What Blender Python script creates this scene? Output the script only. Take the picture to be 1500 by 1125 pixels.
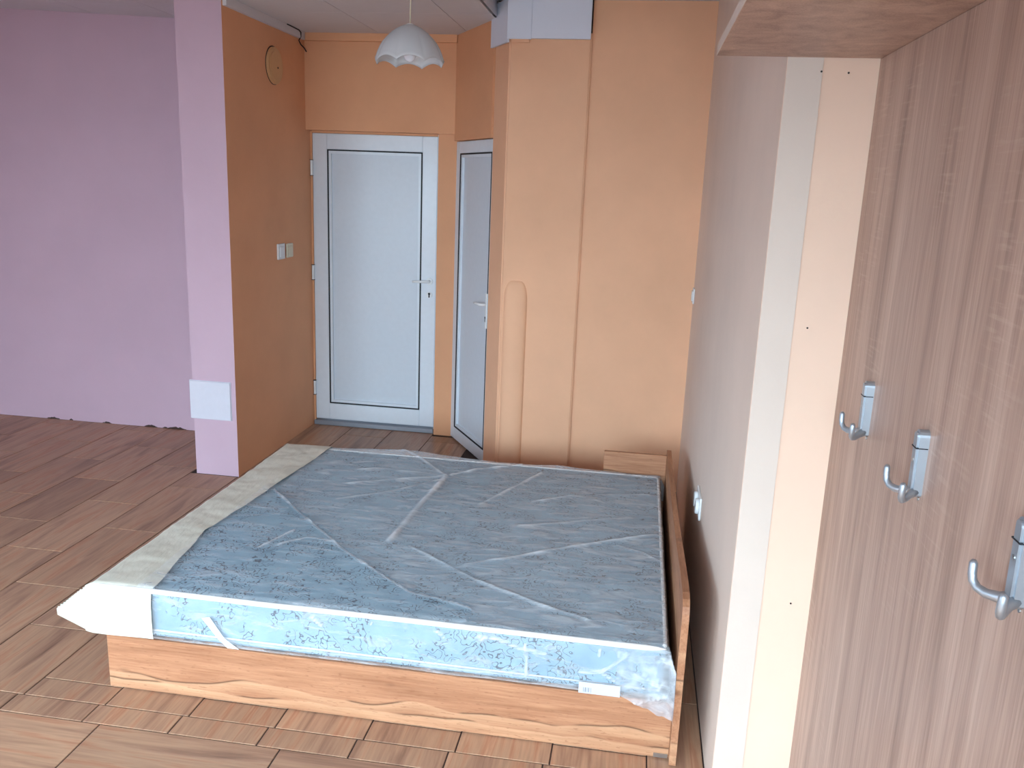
import bpy, bmesh, math, random
import numpy as np
from mathutils import Vector, Matrix, noise as mnoise

random.seed(7)
for o in list(bpy.data.objects):
    bpy.data.objects.remove(o)
scene = bpy.context.scene
COL = scene.collection

# ------------------------------------------------------------------ camera
CAM_H = 1.78
F_PX, YAW, PITCH, ROLL = 1242.3, 0.143074, 0.230954, -0.0391976
fw = Vector((-math.sin(YAW) * math.cos(PITCH), math.cos(YAW) * math.cos(PITCH), -math.sin(PITCH)))
rt = Vector((math.cos(YAW), math.sin(YAW), 0))
dn = fw.cross(rt)
r2 = rt * math.cos(ROLL) + dn * math.sin(ROLL)
d2 = -rt * math.sin(ROLL) + dn * math.cos(ROLL)
cam_d = bpy.data.cameras.new('camera')
cam_d.sensor_width = 36.0
cam_d.lens = 36.0 * F_PX / 1500.0
cam_d.clip_start = 0.05
cam = bpy.data.objects.new('camera', cam_d)
COL.objects.link(cam)
m = Matrix((r2, -d2, -fw)).transposed().to_4x4()
m.translation = Vector((0, 0, CAM_H))
cam.matrix_world = m
scene.camera = cam

# ------------------------------------------------------------------ light
scene.view_settings.view_transform = 'Standard'
scene.view_settings.look = 'None'
scene.view_settings.gamma = 1.0
scene.view_settings.use_curve_mapping = False
scene.view_settings.exposure = -0.46

world = bpy.data.worlds.new('world')
scene.world = world
world.use_nodes = True
wn = world.node_tree.nodes
bg = wn['Background']
bg.inputs['Color'].default_value = (0.62, 0.80, 1.0, 1)
bg.inputs['Strength'].default_value = 1.6

ROOM_Y0, ROOM_X0 = -1.8, -5.2          # wall behind the camera, wall on the left


def area(name, loc, rot, sx, sy, power, color):
    l = bpy.data.lights.new(name, 'AREA')
    l.shape = 'RECTANGLE'
    l.size, l.size_y = sx, sy
    l.energy = power
    l.color = color
    l.spread = math.radians(128)
    o = bpy.data.objects.new(name, l)
    COL.objects.link(o)
    o.location = loc
    o.rotation_euler = rot
    return o


# daylight entering through the two windows behind the camera and the one in the left wall
SKY = (0.64, 0.85, 1.0)
area('daylight_window_a', (-0.75, ROOM_Y0 + 0.12, 1.55), (math.radians(40), 0, 0), 2.1, 1.45, 330, SKY)
area('daylight_window_b', (-3.45, ROOM_Y0 + 0.12, 1.55), (math.radians(40), 0, 0), 2.1, 1.45, 270, SKY)
area('daylight_window_c', (ROOM_X0 + 0.12, 0.6, 1.55), (math.radians(40), 0, math.radians(-90)), 2.0, 1.45, 95, SKY)


# ------------------------------------------------------------------ helpers
def s2l(c):
    c = c / 255.0
    return c / 12.92 if c <= 0.04045 else ((c + 0.055) / 1.055) ** 2.4


def rgb(r, g, b):
    return (s2l(r), s2l(g), s2l(b), 1.0)


class NT:
    """small node-tree helper"""
    def __init__(self, name):
        self.m = bpy.data.materials.new(name)
        self.m.use_nodes = True
        self.t = self.m.node_tree
        self.b = self.t.nodes['Principled BSDF']
        self.out = self.t.nodes['Material Output']

    def n(self, typ, **kw):
        nd = self.t.nodes.new(typ)
        for k, v in kw.items():
            if k in nd.inputs:
                nd.inputs[k].default_value = v
            else:
                setattr(nd, k, v)
        return nd

    def l(self, a, b):
        self.t.links.new(a, b)

    def coord(self, scale=(1, 1, 1), rand=False, kind='Object'):
        tc = self.n('ShaderNodeTexCoord')
        mp = self.n('ShaderNodeMapping')
        mp.inputs['Scale'].default_value = scale
        if rand:
            oi = self.n('ShaderNodeObjectInfo')
            mul = self.n('ShaderNodeVectorMath', operation='MULTIPLY')
            cmb = self.n('ShaderNodeCombineXYZ')
            for i in range(3):
                self.l(oi.outputs['Random'], cmb.inputs[i])
            self.l(cmb.outputs[0], mul.inputs[0])
            mul.inputs[1].default_value = (37.0, 53.0, 17.0)
            add = self.n('ShaderNodeVectorMath', operation='ADD')
            self.l(tc.outputs[kind], add.inputs[0])
            self.l(mul.outputs[0], add.inputs[1])
            self.l(add.outputs[0], mp.inputs['Vector'])
        else:
            self.l(tc.outputs[kind], mp.inputs['Vector'])
        return mp.outputs[0]

    def noise(self, vec, scale=5, detail=4, rough=0.5, dist=0.0):
        nd = self.n('ShaderNodeTexNoise')
        nd.inputs['Scale'].default_value = scale
        nd.inputs['Detail'].default_value = detail
        nd.inputs['Roughness'].default_value = rough
        nd.inputs['Distortion'].default_value = dist
        self.l(vec, nd.inputs['Vector'])
        return nd.outputs['Fac']

    def ramp(self, fac, stops, interp='LINEAR'):
        nd = self.n('ShaderNodeValToRGB')
        nd.color_ramp.interpolation = interp
        els = nd.color_ramp.elements
        while len(els) > 1:
            els.remove(els[-1])
        els[0].position = stops[0][0]
        els[0].color = stops[0][1]
        for p, c in stops[1:]:
            e = els.new(p)
            e.color = c
        self.l(fac, nd.inputs['Fac'])
        return nd.outputs['Color']

    def mix(self, fac, a, b, blend='MIX'):
        nd = self.n('ShaderNodeMix', data_type='RGBA', blend_type=blend)
        for s, v in ((nd.inputs[0], fac), (nd.inputs[6], a), (nd.inputs[7], b)):
            if hasattr(v, 'links') or isinstance(v, bpy.types.NodeSocket):
                self.l(v, s)
            else:
                s.default_value = v
        return nd.outputs[2]

    def math(self, op, a, b=None):
        nd = self.n('ShaderNodeMath', operation=op)
        for i, v in enumerate((a, b)):
            if v is None:
                continue
            if isinstance(v, bpy.types.NodeSocket):
                self.l(v, nd.inputs[i])
            else:
                nd.inputs[i].default_value = v
        return nd.outputs[0]

    def bump(self, h, strength=0.2, dist=0.01):
        nd = self.n('ShaderNodeBump')
        nd.inputs['Strength'].default_value = strength
        nd.inputs['Distance'].default_value = dist
        self.l(h, nd.inputs['Height'])
        self.l(nd.outputs[0], self.b.inputs['Normal'])

    def color(self, c):
        if isinstance(c, bpy.types.NodeSocket):
            self.l(c, self.b.inputs['Base Color'])
        else:
            self.b.inputs['Base Color'].default_value = c

    def rough(self, v, spec=None):
        self.b.inputs['Roughness'].default_value = v
        if spec is not None:
            self.b.inputs['Specular IOR Level'].default_value = spec


def paint(name, c, var=0.04, rough=0.75, bump=0.12):
    t = NT(name)
    v = t.coord(kind='Object')
    f = t.noise(v, 1.7, 5, 0.6)
    lo = tuple(x * (1 - var) for x in c[:3]) + (1,)
    hi = tuple(min(1, x * (1 + var)) for x in c[:3]) + (1,)
    t.color(t.ramp(f, [(0.3, lo), (0.7, hi)]))
    t.rough(rough, 0.3)
    h = t.noise(v, 60, 4, 0.6)
    t.bump(h, bump, 0.004)
    return t.m


def plain(name, c, rough=0.4, metal=0.0, spec=0.5, bumpscale=None):
    t = NT(name)
    v = t.coord()
    f = t.noise(v, 30, 3)
    lo = tuple(x * 0.97 for x in c[:3]) + (1,)
    t.color(t.ramp(f, [(0.3, lo), (0.7, c)]))
    t.rough(rough, spec)
    t.b.inputs['Metallic'].default_value = metal
    if bumpscale:
        t.bump(t.noise(v, bumpscale, 3), 0.1, 0.002)
    return t.m


M = {}
M['pink'] = paint('pink_paint', rgb(200, 170, 184))
M['orange'] = paint('orange_paint', rgb(224, 164, 124), 0.06)
M['peach'] = paint('peach_paint', rgb(236, 183, 147), 0.06)
M['palewall'] = paint('pale_peach_paint', rgb(230, 210, 196), 0.05)
M['end_peach'] = paint('end_face_peach', rgb(234, 202, 180), 0.04)
M['filler'] = paint('white_filler', rgb(216, 200, 188), 0.04)
M['ceil'] = paint('ceiling_white', rgb(214, 210, 214), 0.03)
M['white_wall'] = paint('white_paint', rgb(226, 222, 216), 0.03)
M['foam'] = paint('white_board', rgb(225, 228, 240), 0.02, 0.6, 0.05)
M['pvc'] = plain('white_pvc', rgb(226, 232, 240), 0.28)
M['pvc_panel'] = plain('white_pvc_panel', rgb(212, 219, 228), 0.35)
M['gasket'] = plain('black_rubber', rgb(20, 22, 30), 0.6)
M['dark'] = plain('dark_gap', rgb(28, 20, 18), 0.8)
M['plastic'] = plain('white_plastic', rgb(238, 240, 242), 0.25)
M['lilac_plastic'] = plain('lilac_white_plastic', rgb(214, 212, 222), 0.35)
M['cream_plastic'] = plain('cream_plastic', rgb(222, 214, 190), 0.3)
M['tan_cover'] = plain('tan_cover', rgb(214, 168, 122), 0.5)
M['metal'] = plain('satin_grey_metal', rgb(182, 190, 198), 0.42, 0.8)
M['steel'] = plain('screw_steel', rgb(190, 190, 190), 0.3, 1.0)
M['grout'] = plain('grout', rgb(66, 48, 42), 0.9, bumpscale=200)
M['grey_strip'] = plain('grey_threshold', rgb(150, 155, 165), 0.4, 0.3)
M['label_paper'] = plain('label_paper', rgb(208, 210, 222), 0.5)
M['paper'] = plain('white_paper', rgb(245, 246, 248), 0.5)
M['chip_and_shadow'] = plain('bare_plaster_and_shadow', rgb(70, 52, 46), 0.9)


def mat_tile():
    t = NT('wood_look_tile')
    v = t.coord((1, 1, 1), rand=True)
    # the long side of every tile is its own local x
    mp = t.n('ShaderNodeMapping')
    mp.inputs['Scale'].default_value = (1.1, 11.0, 1.0)
    t.l(v, mp.inputs['Vector'])
    g = t.noise(mp.outputs[0], 1.6, 6, 0.55, 0.6)
    col = t.ramp(g, [(0.25, rgb(118, 84, 66)), (0.40, rgb(162, 122, 98)), (0.54, rgb(186, 146, 116)), (0.63, rgb(176, 122, 92)), (0.78, rgb(212, 174, 142))])
    mp2 = t.n('ShaderNodeMapping')
    mp2.inputs['Scale'].default_value = (2.0, 60.0, 1.0)
    t.l(v, mp2.inputs['Vector'])
    fine = t.noise(mp2.outputs[0], 2.0, 3)
    col = t.mix(0.18, col, t.ramp(fine, [(0.35, rgb(120, 86, 72)), (0.65, rgb(200, 158, 130))]))
    oi = t.n('ShaderNodeObjectInfo')
    tone = t.ramp(oi.outputs['Random'], [(0, (0.76, 0.74, 0.74, 1)), (1, (1.0, 1.0, 1.0, 1))])
    col = t.mix(1.0, col, tone, 'MULTIPLY')
    t.color(col)
    t.rough(0.42, 0.4)
    t.bump(fine, 0.06, 0.002)
    return t.m


def mat_sonoma():
    t = NT('sonoma_oak_laminate')
    v = t.coord((11, 11, 0.7))
    g = t.noise(v, 1.5, 6, 0.6, 0.5)
    col = t.ramp(g, [(0.28, rgb(128, 99, 87)), (0.44, rgb(162, 131, 117)), (0.58, rgb(182, 151, 136)), (0.75, rgb(202, 174, 158))])
    v2 = t.coord((150, 150, 3.0))
    f = t.noise(v2, 1.6, 3, 0.6)
    col = t.mix(0.28, col, t.ramp(f, [(0.3, rgb(136, 108, 95)), (0.62, rgb(206, 180, 163))]))
    # cross hatch flecks of sawn oak
    v3 = t.coord((5, 5, 60))
    fl = t.noise(v3, 2.0, 2)
    v4 = t.coord((2.5, 2.5, 1.2))
    msk = t.noise(v4, 1.4, 2)
    fm = t.math('MULTIPLY', t.ramp(fl, [(0.55, (0, 0, 0, 1)), (0.7, (1, 1, 1, 1))]), t.ramp(msk, [(0.5, (0, 0, 0, 1)), (0.62, (1, 1, 1, 1))]))
    fm = t.math('MULTIPLY', fm, 0.22)
    col = t.mix(fm, col, rgb(214, 192, 176))
    t.color(col)
    t.rough(0.45, 0.4)
    t.bump(f, 0.05, 0.001)
    return t.m


def mat_wotan(name, axis='X'):
    t = NT(name)
    sc = {'X': (1.2, 10, 14), 'Y': (10, 1.2, 14), 'Z': (14, 14, 1.2)}[axis]
    v = t.coord(sc)
    g = t.noise(v, 1.3, 7, 0.6, 0.8)
    col = t.ramp(g, [(0.25, rgb(132, 84, 58)), (0.45, rgb(160, 108, 78)), (0.6, rgb(176, 124, 92)), (0.8, rgb(194, 144, 108))])
    sc2 = {'X': (4, 90, 90), 'Y': (90, 4, 90), 'Z': (90, 90, 4)}[axis]
    f = t.noise(t.coord(sc2), 1.5, 3, 0.6)
    col = t.mix(0.25, col, t.ramp(f, [(0.35, rgb(148, 94, 64)), (0.65, rgb(212, 160, 122))]))
    # long dark cracks that wander along the board
    sep = t.n('ShaderNodeSeparateXYZ')
    tc = t.n('ShaderNodeTexCoord')
    t.l(tc.outputs['Object'], sep.inputs[0])
    run, across = (sep.outputs[0], sep.outputs[2]) if axis == 'X' else (sep.outputs[1], sep.outputs[2])
    for k, (z0, amp, sc_, thr) in enumerate(((0.078, 0.12, 1.7, 0.47), (0.040, 0.05, 2.6, 0.53), (0.30, 0.12, 2.4, 0.48), (0.40, 0.12, 2.0, 0.5))):
        w1 = t.n('ShaderNodeTexNoise', noise_dimensions='1D')
        w1.inputs['Scale'].default_value = sc_
        w1.inputs['Detail'].default_value = 2.2
        t.l(t.math('ADD', run, 11.3 * (k + 1)), w1.inputs['W'])
        cz = t.math('ADD', t.math('MULTIPLY', t.math('SUBTRACT', w1.outputs['Fac'], 0.5), amp), z0)
        dist = t.math('ABSOLUTE', t.math('SUBTRACT', across, cz))
        line = t.ramp(dist, [(0.0, (1, 1, 1, 1)), (0.002, (0.9, 0.9, 0.9, 1)), (0.0046, (0, 0, 0, 1))])
        w2 = t.n('ShaderNodeTexNoise', noise_dimensions='1D')
        w2.inputs['Scale'].default_value = 2.6
        w2.inputs['Detail'].default_value = 2.0
        t.l(t.math('ADD', run, 3.7 * (k + 2)), w2.inputs['W'])
        gate = t.ramp(w2.outputs['Fac'], [(thr - 0.03, (0, 0, 0, 1)), (thr + 0.05, (1, 1, 1, 1))])
        col = t.mix(t.math('MULTIPLY', t.math('MULTIPLY', line, gate), 0.85), col, rgb(70, 44, 30))
        # paler sapwood just under the crack
        sap = t.ramp(t.math('SUBTRACT', cz, across), [(0.0, (0, 0, 0, 1)), (0.004, (1, 1, 1, 1)), (0.05, (0, 0, 0, 1))])
        col = t.mix(t.math('MULTIPLY', sap, 0.3), col, rgb(226, 184, 144))
    # short dark pore flecks
    scf = {'X': (26, 150, 150), 'Y': (150, 26, 150), 'Z': (150, 150, 26)}[axis]
    fl = t.ramp(t.noise(t.coord(scf), 1.4, 2), [(0.62, (0, 0, 0, 1)), (0.70, (1, 1, 1, 1))])
    col = t.mix(t.math('MULTIPLY', fl, 0.45), col, rgb(128, 78, 52))
    # knots
    vo = t.n('ShaderNodeTexVoronoi')
    vo.inputs['Scale'].default_value = 1.0
    sc5 = {'X': (3.1, 3, 7), 'Y': (3, 3.1, 7), 'Z': (7, 7, 3.1)}[axis]
    t.l(t.coord(sc5), vo.inputs['Vector'])
    k = t.ramp(vo.outputs['Distance'], [(0.0, (1, 1, 1, 1)), (0.05, (0.6, 0.6, 0.6, 1)), (0.11, (0, 0, 0, 1))])
    col = t.mix(t.math('MULTIPLY', k, 0.75), col, rgb(84, 52, 36))
    t.color(col)
    t.rough(0.5, 0.35)
    t.bump(f, 0.06, 0.001)
    return t.m


def mat_damask():
    t = NT('blue_damask_ticking')
    base = t.noise(t.coord((1, 1, 1)), 9, 4)
    col = t.ramp(base, [(0.3, rgb(126, 160, 180)), (0.7, rgb(148, 180, 198))])
    # curly dark strokes gathered in clumps
    w = t.n('ShaderNodeTexWave', wave_type='BANDS', bands_direction='DIAGONAL')
    w.inputs['Scale'].default_value = 10.0
    w.inputs['Distortion'].default_value = 22.0
    w.inputs['Detail'].default_value = 2.0
    w.inputs['Detail Scale'].default_value = 2.2
    t.l(t.coord((1, 1, 1)), w.inputs['Vector'])
    st = t.ramp(w.outputs['Fac'], [(0.0, (1, 1, 1, 1)), (0.05, (1, 1, 1, 1)), (0.12, (0, 0, 0, 1))])
    gate = t.ramp(t.noise(t.coord((1, 1, 1)), 12, 2), [(0.45, (0, 0, 0, 1)), (0.52, (1, 1, 1, 1))])
    col = t.mix(t.math('MULTIPLY', t.math('MULTIPLY', st, gate), 0.95), col, rgb(40, 58, 74))
    t.color(col)
    t.rough(0.75, 0.3)
    t.bump(t.noise(t.coord((1, 1, 1)), 260, 2), 0.15, 0.002)
    return t.m


def mat_film():
    t = NT('clear_plastic_film')
    at = t.n('ShaderNodeAttribute', attribute_name='fold')
    v = t.coord((1, 1, 1))
    mp = t.n('ShaderNodeMapping')
    mp.inputs['Scale'].default_value = (3.5, 13, 13)
    mp.inputs['Rotation'].default_value = (0, 0, 0.25)
    t.l(v, mp.inputs['Vector'])
    wr = t.noise(mp.outputs[0], 2.0, 5, 0.6, 0.8)
    wrk = t.ramp(wr, [(0.48, (0, 0, 0, 1)), (0.58, (0.45, 0.45, 0.45, 1)), (0.70, (1, 1, 1, 1))])
    op = t.math('ADD', at.outputs['Fac'], t.math('MULTIPLY', wrk, 0.26))
    op = t.math('MINIMUM', op, 0.9)
    t.color(rgb(228, 232, 238))
    t.rough(0.22, 0.5)
    t.bump(wr, 0.5, 0.012)
    tr = t.n('ShaderNodeBsdfTransparent')
    mx = t.n('ShaderNodeMixShader')
    t.l(op, mx.inputs[0])
    t.l(tr.outputs[0], mx.inputs[1])
    t.l(t.b.outputs[0], mx.inputs[2])
    t.l(mx.outputs[0], t.out.inputs['Surface'])
    return t.m


def mat_cream():
    t = NT('cream_wrap_fabric')
    v = t.coord()
    f = t.noise(v, 6, 4)
    t.color(t.ramp(f, [(0.3, rgb(210, 205, 190)), (0.7, rgb(224, 220, 206))]))
    t.rough(0.6, 0.3)
    t.bump(t.noise(t.coord((14, 5, 8)), 2, 4, 0.6), 0.4, 0.01)
    t.b.inputs['Subsurface Weight'].default_value = 0.0
    return t.m


def mat_shade():
    t = NT('milky_glass')
    t.color(rgb(232, 236, 240))
    t.rough(0.18)
    tl = t.n('ShaderNodeBsdfTranslucent')
    tl.inputs['Color'].default_value = rgb(240, 240, 240)
    mx = t.n('ShaderNodeMixShader')
    mx.inputs[0].default_value = 0.35
    t.l(t.b.outputs[0], mx.inputs[1])
    t.l(tl.outputs[0], mx.inputs[2])
    t.l(mx.outputs[0], t.out.inputs['Surface'])
    return t.m


def mat_pane():
    t = NT('window_glass')
    t.b.inputs['Transmission Weight'].default_value = 1.0
    t.color((1, 1, 1, 1))
    t.rough(0.0)
    t.b.inputs['IOR'].default_value = 1.05
    return t.m


M['tile'] = mat_tile()
M['sonoma'] = mat_sonoma()
M['edge_band'] = plain('pale_edge_band', rgb(214, 200, 190), 0.45)
M['wotan_x'] = mat_wotan('wotan_oak_lengthwise', 'X')
M['wotan_y'] = mat_wotan('wotan_oak_crosswise', 'Y')
M['damask'] = mat_damask()
M['film'] = mat_film()
M['cream'] = mat_cream()
M['shade'] = mat_shade()
M['pane'] = mat_pane()
M['piping'] = plain('white_piping', rgb(250, 250, 250), 0.5)
M['bulb'] = plain('bulb_white', rgb(245, 246, 255), 0.12)


def link(name, me, mat, parent=None, loc=None):
    o = bpy.data.objects.new(name, me)
    COL.objects.link(o)
    if mat is not None and not me.materials:
        if isinstance(mat, (list, tuple)):
            for mm in mat:
                me.materials.append(M[mm])
        else:
            me.materials.append(M[mat])
    if parent is not None:
        o.parent = parent
    if loc is not None:
        o.location = loc
    return o


def bm_mesh(name, bm, smooth=False):
    bmesh.ops.recalc_face_normals(bm, faces=bm.faces)
    me = bpy.data.meshes.new(name)
    bm.to_mesh(me)
    bm.free()
    if smooth:
        for p in me.polygons:
            p.use_smooth = True
    return me


def add_box(bm, x0, x1, y0, y1, z0, z1):
    vs = [bm.verts.new(p) for p in ((x0, y0, z0), (x1, y0, z0), (x1, y1, z0), (x0, y1, z0), (x0, y0, z1), (x1, y0, z1), (x1, y1, z1), (x0, y1, z1))]
    for f in ((0, 3, 2, 1), (4, 5, 6, 7), (0, 1, 5, 4), (1, 2, 6, 5), (2, 3, 7, 6), (3, 0, 4, 7)):
        bm.faces.new([vs[i] for i in f])
    return vs


def box(name, x0, x1, y0, y1, z0, z1, mat, parent=None, bev=0.0, seg=1):
    bm = bmesh.new()
    add_box(bm, x0, x1, y0, y1, z0, z1)
    if bev:
        bmesh.ops.bevel(bm, geom=list(bm.edges), offset=bev, segments=seg, affect='EDGES', profile=0.5)
    return link(name, bm_mesh(name, bm, smooth=False), mat, parent)


def prism(name, pts, z0, z1, mat, parent=None, bev=0.0):
    """vertical prism from an xy outline"""
    bm = bmesh.new()
    a = [bm.verts.new((x, y, z0)) for x, y in pts]
    b = [bm.verts.new((x, y, z1)) for x, y in pts]
    n = len(pts)
    bm.faces.new(a[::-1])
    bm.faces.new(b)
    for i in range(n):
        bm.faces.new((a[i], a[(i + 1) % n], b[(i + 1) % n], b[i]))
    if bev:
        bmesh.ops.bevel(bm, geom=list(bm.edges), offset=bev, segments=2, affect='EDGES')
    return link(name, bm_mesh(name, bm), mat, parent)


def add_tube(bm, pts, rad, seg=10, caps=True):
    pts = [Vector(p) for p in pts]
    rads = rad if isinstance(rad, (list, tuple)) else [rad] * len(pts)
    rings = []
    prev = None
    for i, p in enumerate(pts):
        if i == 0:
            t = pts[1] - p
        elif i == len(pts) - 1:
            t = p - pts[i - 1]
        else:
            t = (pts[i + 1] - p).normalized() + (p - pts[i - 1]).normalized()
        t.normalize()
        if prev is None:
            up = Vector((0, 0, 1)) if abs(t.z) < 0.9 else Vector((1, 0, 0))
            u = t.cross(up).normalized()
        else:
            u = (prev - t * prev.dot(t)).normalized()
        prev = u
        w = t.cross(u)
        rings.append([bm.verts.new(p + (u * math.cos(2 * math.pi * k / seg) + w * math.sin(2 * math.pi * k / seg)) * rads[i]) for k in range(seg)])
    for a, b in zip(rings, rings[1:]):
        for k in range(seg):
            bm.faces.new((a[k], a[(k + 1) % seg], b[(k + 1) % seg], b[k]))
    if caps:
        bm.faces.new(rings[0][::-1])
        bm.faces.new(rings[-1])


def tube(name, pts, rad, mat, parent=None, seg=10):
    bm = bmesh.new()
    add_tube(bm, pts, rad, seg)
    return link(name, bm_mesh(name, bm, True), mat, parent)


def cyl(name, c, axis, r, h, mat, parent=None, seg=24, bev=0.0):
    bm = bmesh.new()
    bmesh.ops.create_cone(bm, cap_ends=True, segments=seg, radius1=r, radius2=r, depth=h)
    if bev:
        es = [e for e in bm.edges if len(e.link_faces) == 2 and any(len(f.verts) > 4 for f in e.link_faces)]
        bmesh.ops.bevel(bm, geom=es, offset=bev, segments=2, affect='EDGES')
    q = Vector((0, 0, 1)).rotation_difference(Vector(axis))
    bmesh.ops.transform(bm, matrix=Matrix.Translation(c) @ q.to_matrix().to_4x4(), verts=bm.verts)
    return link(name, bm_mesh(name, bm), mat, parent)


def lathe_bm(profile, seg=48, fn=None):
    bm = bmesh.new()
    rings = []
    for r, z in profile:
        ring = []
        for k in range(seg):
            a = 2 * math.pi * k / seg
            p = (r * math.cos(a), r * math.sin(a), z)
            if fn:
                p = fn(p, a, r, z)
            ring.append(bm.verts.new(p))
        rings.append(ring)
    for a, b in zip(rings, rings[1:]):
        for k in range(seg):
            bm.faces.new((a[k], a[(k + 1) % seg], b[(k + 1) % seg], b[k]))
    return bm


def empty(name, loc=(0, 0, 0), rz=0.0):
    o = bpy.data.objects.new(name, None)
    COL.objects.link(o)
    o.empty_display_size = 0.1
    o.location = loc
    o.rotation_euler = (0, 0, rz)
    return o


def tag(o, label=None, cat=None, group=None, kind=None):
    if label:
        o['label'] = label
    if cat:
        o['category'] = cat
    if group:
        o['group'] = group
    if kind:
        o['kind'] = kind
    return o


def struct(o, label, cat):
    return tag(o, label, cat, kind='structure')


# ------------------------------------------------------------------ floor
TW, TL, J = 0.305, 0.625, 0.005
floor = box('floor', ROOM_X0 - 0.2, 0.75, ROOM_Y0 - 0.2, 6.0, -0.12, -0.003, 'grout')
struct(floor, 'brown wood-look plank tile floor with dark joints', 'floor')
tile_cache = {}


def tile(x0, x1, y0, y1, along):
    w, d = x1 - x0 - J, y1 - y0 - J
    if w < 0.02 or d < 0.02:
        return
    lw, ld = (w, d) if along == 'X' else (d, w)
    key = (round(lw, 3), round(ld, 3))
    if key not in tile_cache:
        bm = bmesh.new()
        add_box(bm, -lw / 2, lw / 2, -ld / 2, ld / 2, 0, 0.003)
        top = [e for e in bm.edges if all(v.co.z > 0.002 for v in e.verts)]
        bmesh.ops.bevel(bm, geom=top, offset=0.0012, segments=1, affect='EDGES')
        tile_cache[key] = bm_mesh('floor_tile', bm)
    o = link('floor_tile', tile_cache[key], 'tile', floor)
    o.location = ((x0 + x1) / 2, (y0 + y1) / 2, -0.003 + random.uniform(0, 0.0005))
    o.rotation_euler = (0, 0, (0 if along == 'X' else math.pi / 2) + (math.pi if random.random() < 0.5 else 0))


FIELD_Y = 2.335
x_edge0 = -1.695 - TW * 11
for c in range(18):
    xa = x_edge0 + TW * c
    xb = xa + TW
    mid = (xa + xb) / 2
    if xb <= ROOM_X0 + 0.02:
        continue
    xa = max(xa, ROOM_X0)
    xb = min(xb, 0.315)
    if mid < -2.6:
        ymax = 5.37
    elif mid < -2.31:
        ymax = 4.555
    elif mid < -1.4:
        ymax = 5.79
    elif mid < -1.1:
        ymax = 5.70
    elif mid < -0.88:
        ymax = 5.14
    elif mid < -0.35:
        ymax = 4.94
    else:
        ymax = 4.97
    col_i = round((mid - (-2.74)) / TW)          # the column between x = -2.89 and -2.59 is 0
    y = (4.010 if col_i % 2 == 0 else 3.690) - TL * 4
    while y < ymax:
        a, b = max(y, FIELD_Y), min(y + TL, ymax)
        if b - a > 0.03:
            tile(xa, xb, a, b, 'Y')
        y += TL
    # cut filler strip between the two laying directions
    off = -0.02
    tile(max(xa + off, ROOM_X0), min(xb + off, 0.315), 2.238, FIELD_Y, 'Y')
row = 0
yb = 2.238
while yb > -0.3:
    ya = yb - TW
    x = -1.648 - TL * 7 + (0.31 if row % 2 else 0)
    while x < 0.53:
        a, b = max(x, ROOM_X0), min(x + TL, 0.53)
        if b - a > 0.03:
            tile(a, b, ya, yb, 'X')
        x += TL
    yb = ya
    row += 1

# ------------------------------------------------------------------ ceiling
ceil = box('ceiling', -2.36, -0.92, ROOM_Y0, 6.0, 2.716, 2.80, 'dark')
struct(ceil, 'white suspended ceiling of large boards with thin joints', 'ceiling')
ct_cache = {}


def ceil_tile(cx, cy, z, w, d, ry=0.0):
    key = (round(w, 3), round(d, 3))
    if key not in ct_cache:
        bm = bmesh.new()
        add_box(bm, -w / 2 + 0.002, w / 2 - 0.002, -d / 2 + 0.002, d / 2 - 0.002, 0, 0.014)
        ct_cache[key] = bm_mesh('ceiling_board', bm)
    o = link('ceiling_board', ct_cache[key], 'ceil', ceil)
    o.location = (cx, cy, z)
    o.rotation_euler = (0, ry, 0)


def spans(a, b, edge, step):
    """cut [a,b] at edge + k*step"""
    k = math.ceil((a - edge) / step - 1e-6)
    cuts = [a]
    while edge + k * step < b - 0.02:
        if edge + k * step > a + 0.02:
            cuts.append(edge + k * step)
        k += 1
    cuts.append(b)
    return list(zip(cuts, cuts[1:]))


YS = spans(ROOM_Y0, 5.70, 5.0, 1.2)
for xa, xb in spans(-2.30, -0.9, -1.775, 0.6):
    for ya, y2 in YS:
        ceil_tile((xa + xb) / 2, (ya + y2) / 2, 2.70, xb - xa, y2 - ya)
for xa, xb in spans(-0.9, 0.75, -1.775, 0.6):
    for ya, y2 in spans(ROOM_Y0, 5.0, 5.0, 1.2):
        ceil_tile((xa + xb) / 2, (ya + y2) / 2, 2.772, xb - xa, y2 - ya)
TILT = 0.04
for xa, xb in spans(ROOM_X0, -2.30, -1.775, 0.6):
    for ya, y2 in spans(ROOM_Y0, 5.37, 5.0, 1.2):
        cx = (xa + xb) / 2
        ceil_tile(cx, (ya + y2) / 2, 2.695 + TILT * (-2.30 - cx), xb - xa, y2 - ya, math.atan(TILT))
o = box('ceiling_backing', -0.9, 0.80, ROOM_Y0, 5.4, 2.79, 2.85, 'dark', ceil)
o = box('ceiling_backing', ROOM_X0 - 0.2, -2.36, ROOM_Y0, 5.45, 2.84, 2.90, 'dark', ceil)
o = box('ceiling_step', -0.915, -0.9, ROOM_Y0, 5.13, 2.70, 2.79, 'ceil', ceil)

# ------------------------------------------------------------------ walls
struct(box('wall_back', ROOM_X0 - 0.2, -2.57, 5.37, 5.55, 0, 2.9, 'pink'), 'lilac pink painted back wall with chipped bottom edge', 'wall')


def two_tone(name, x0, x1, y0, y1, z0, z1, m_front, m_side):
    bm = bmesh.new()
    add_box(bm, x0, x1, y0, y1, z0, z1)
    me = bm_mesh(name, bm)
    me.materials.append(M[m_front])
    me.materials.append(M[m_side])
    for p in me.polygons:
        p.material_index = 0 if p.normal.y < -0.5 or (p.normal.x < -0.5 and m_front == 'pink') else 1
    return link(name, me, None)


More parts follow.
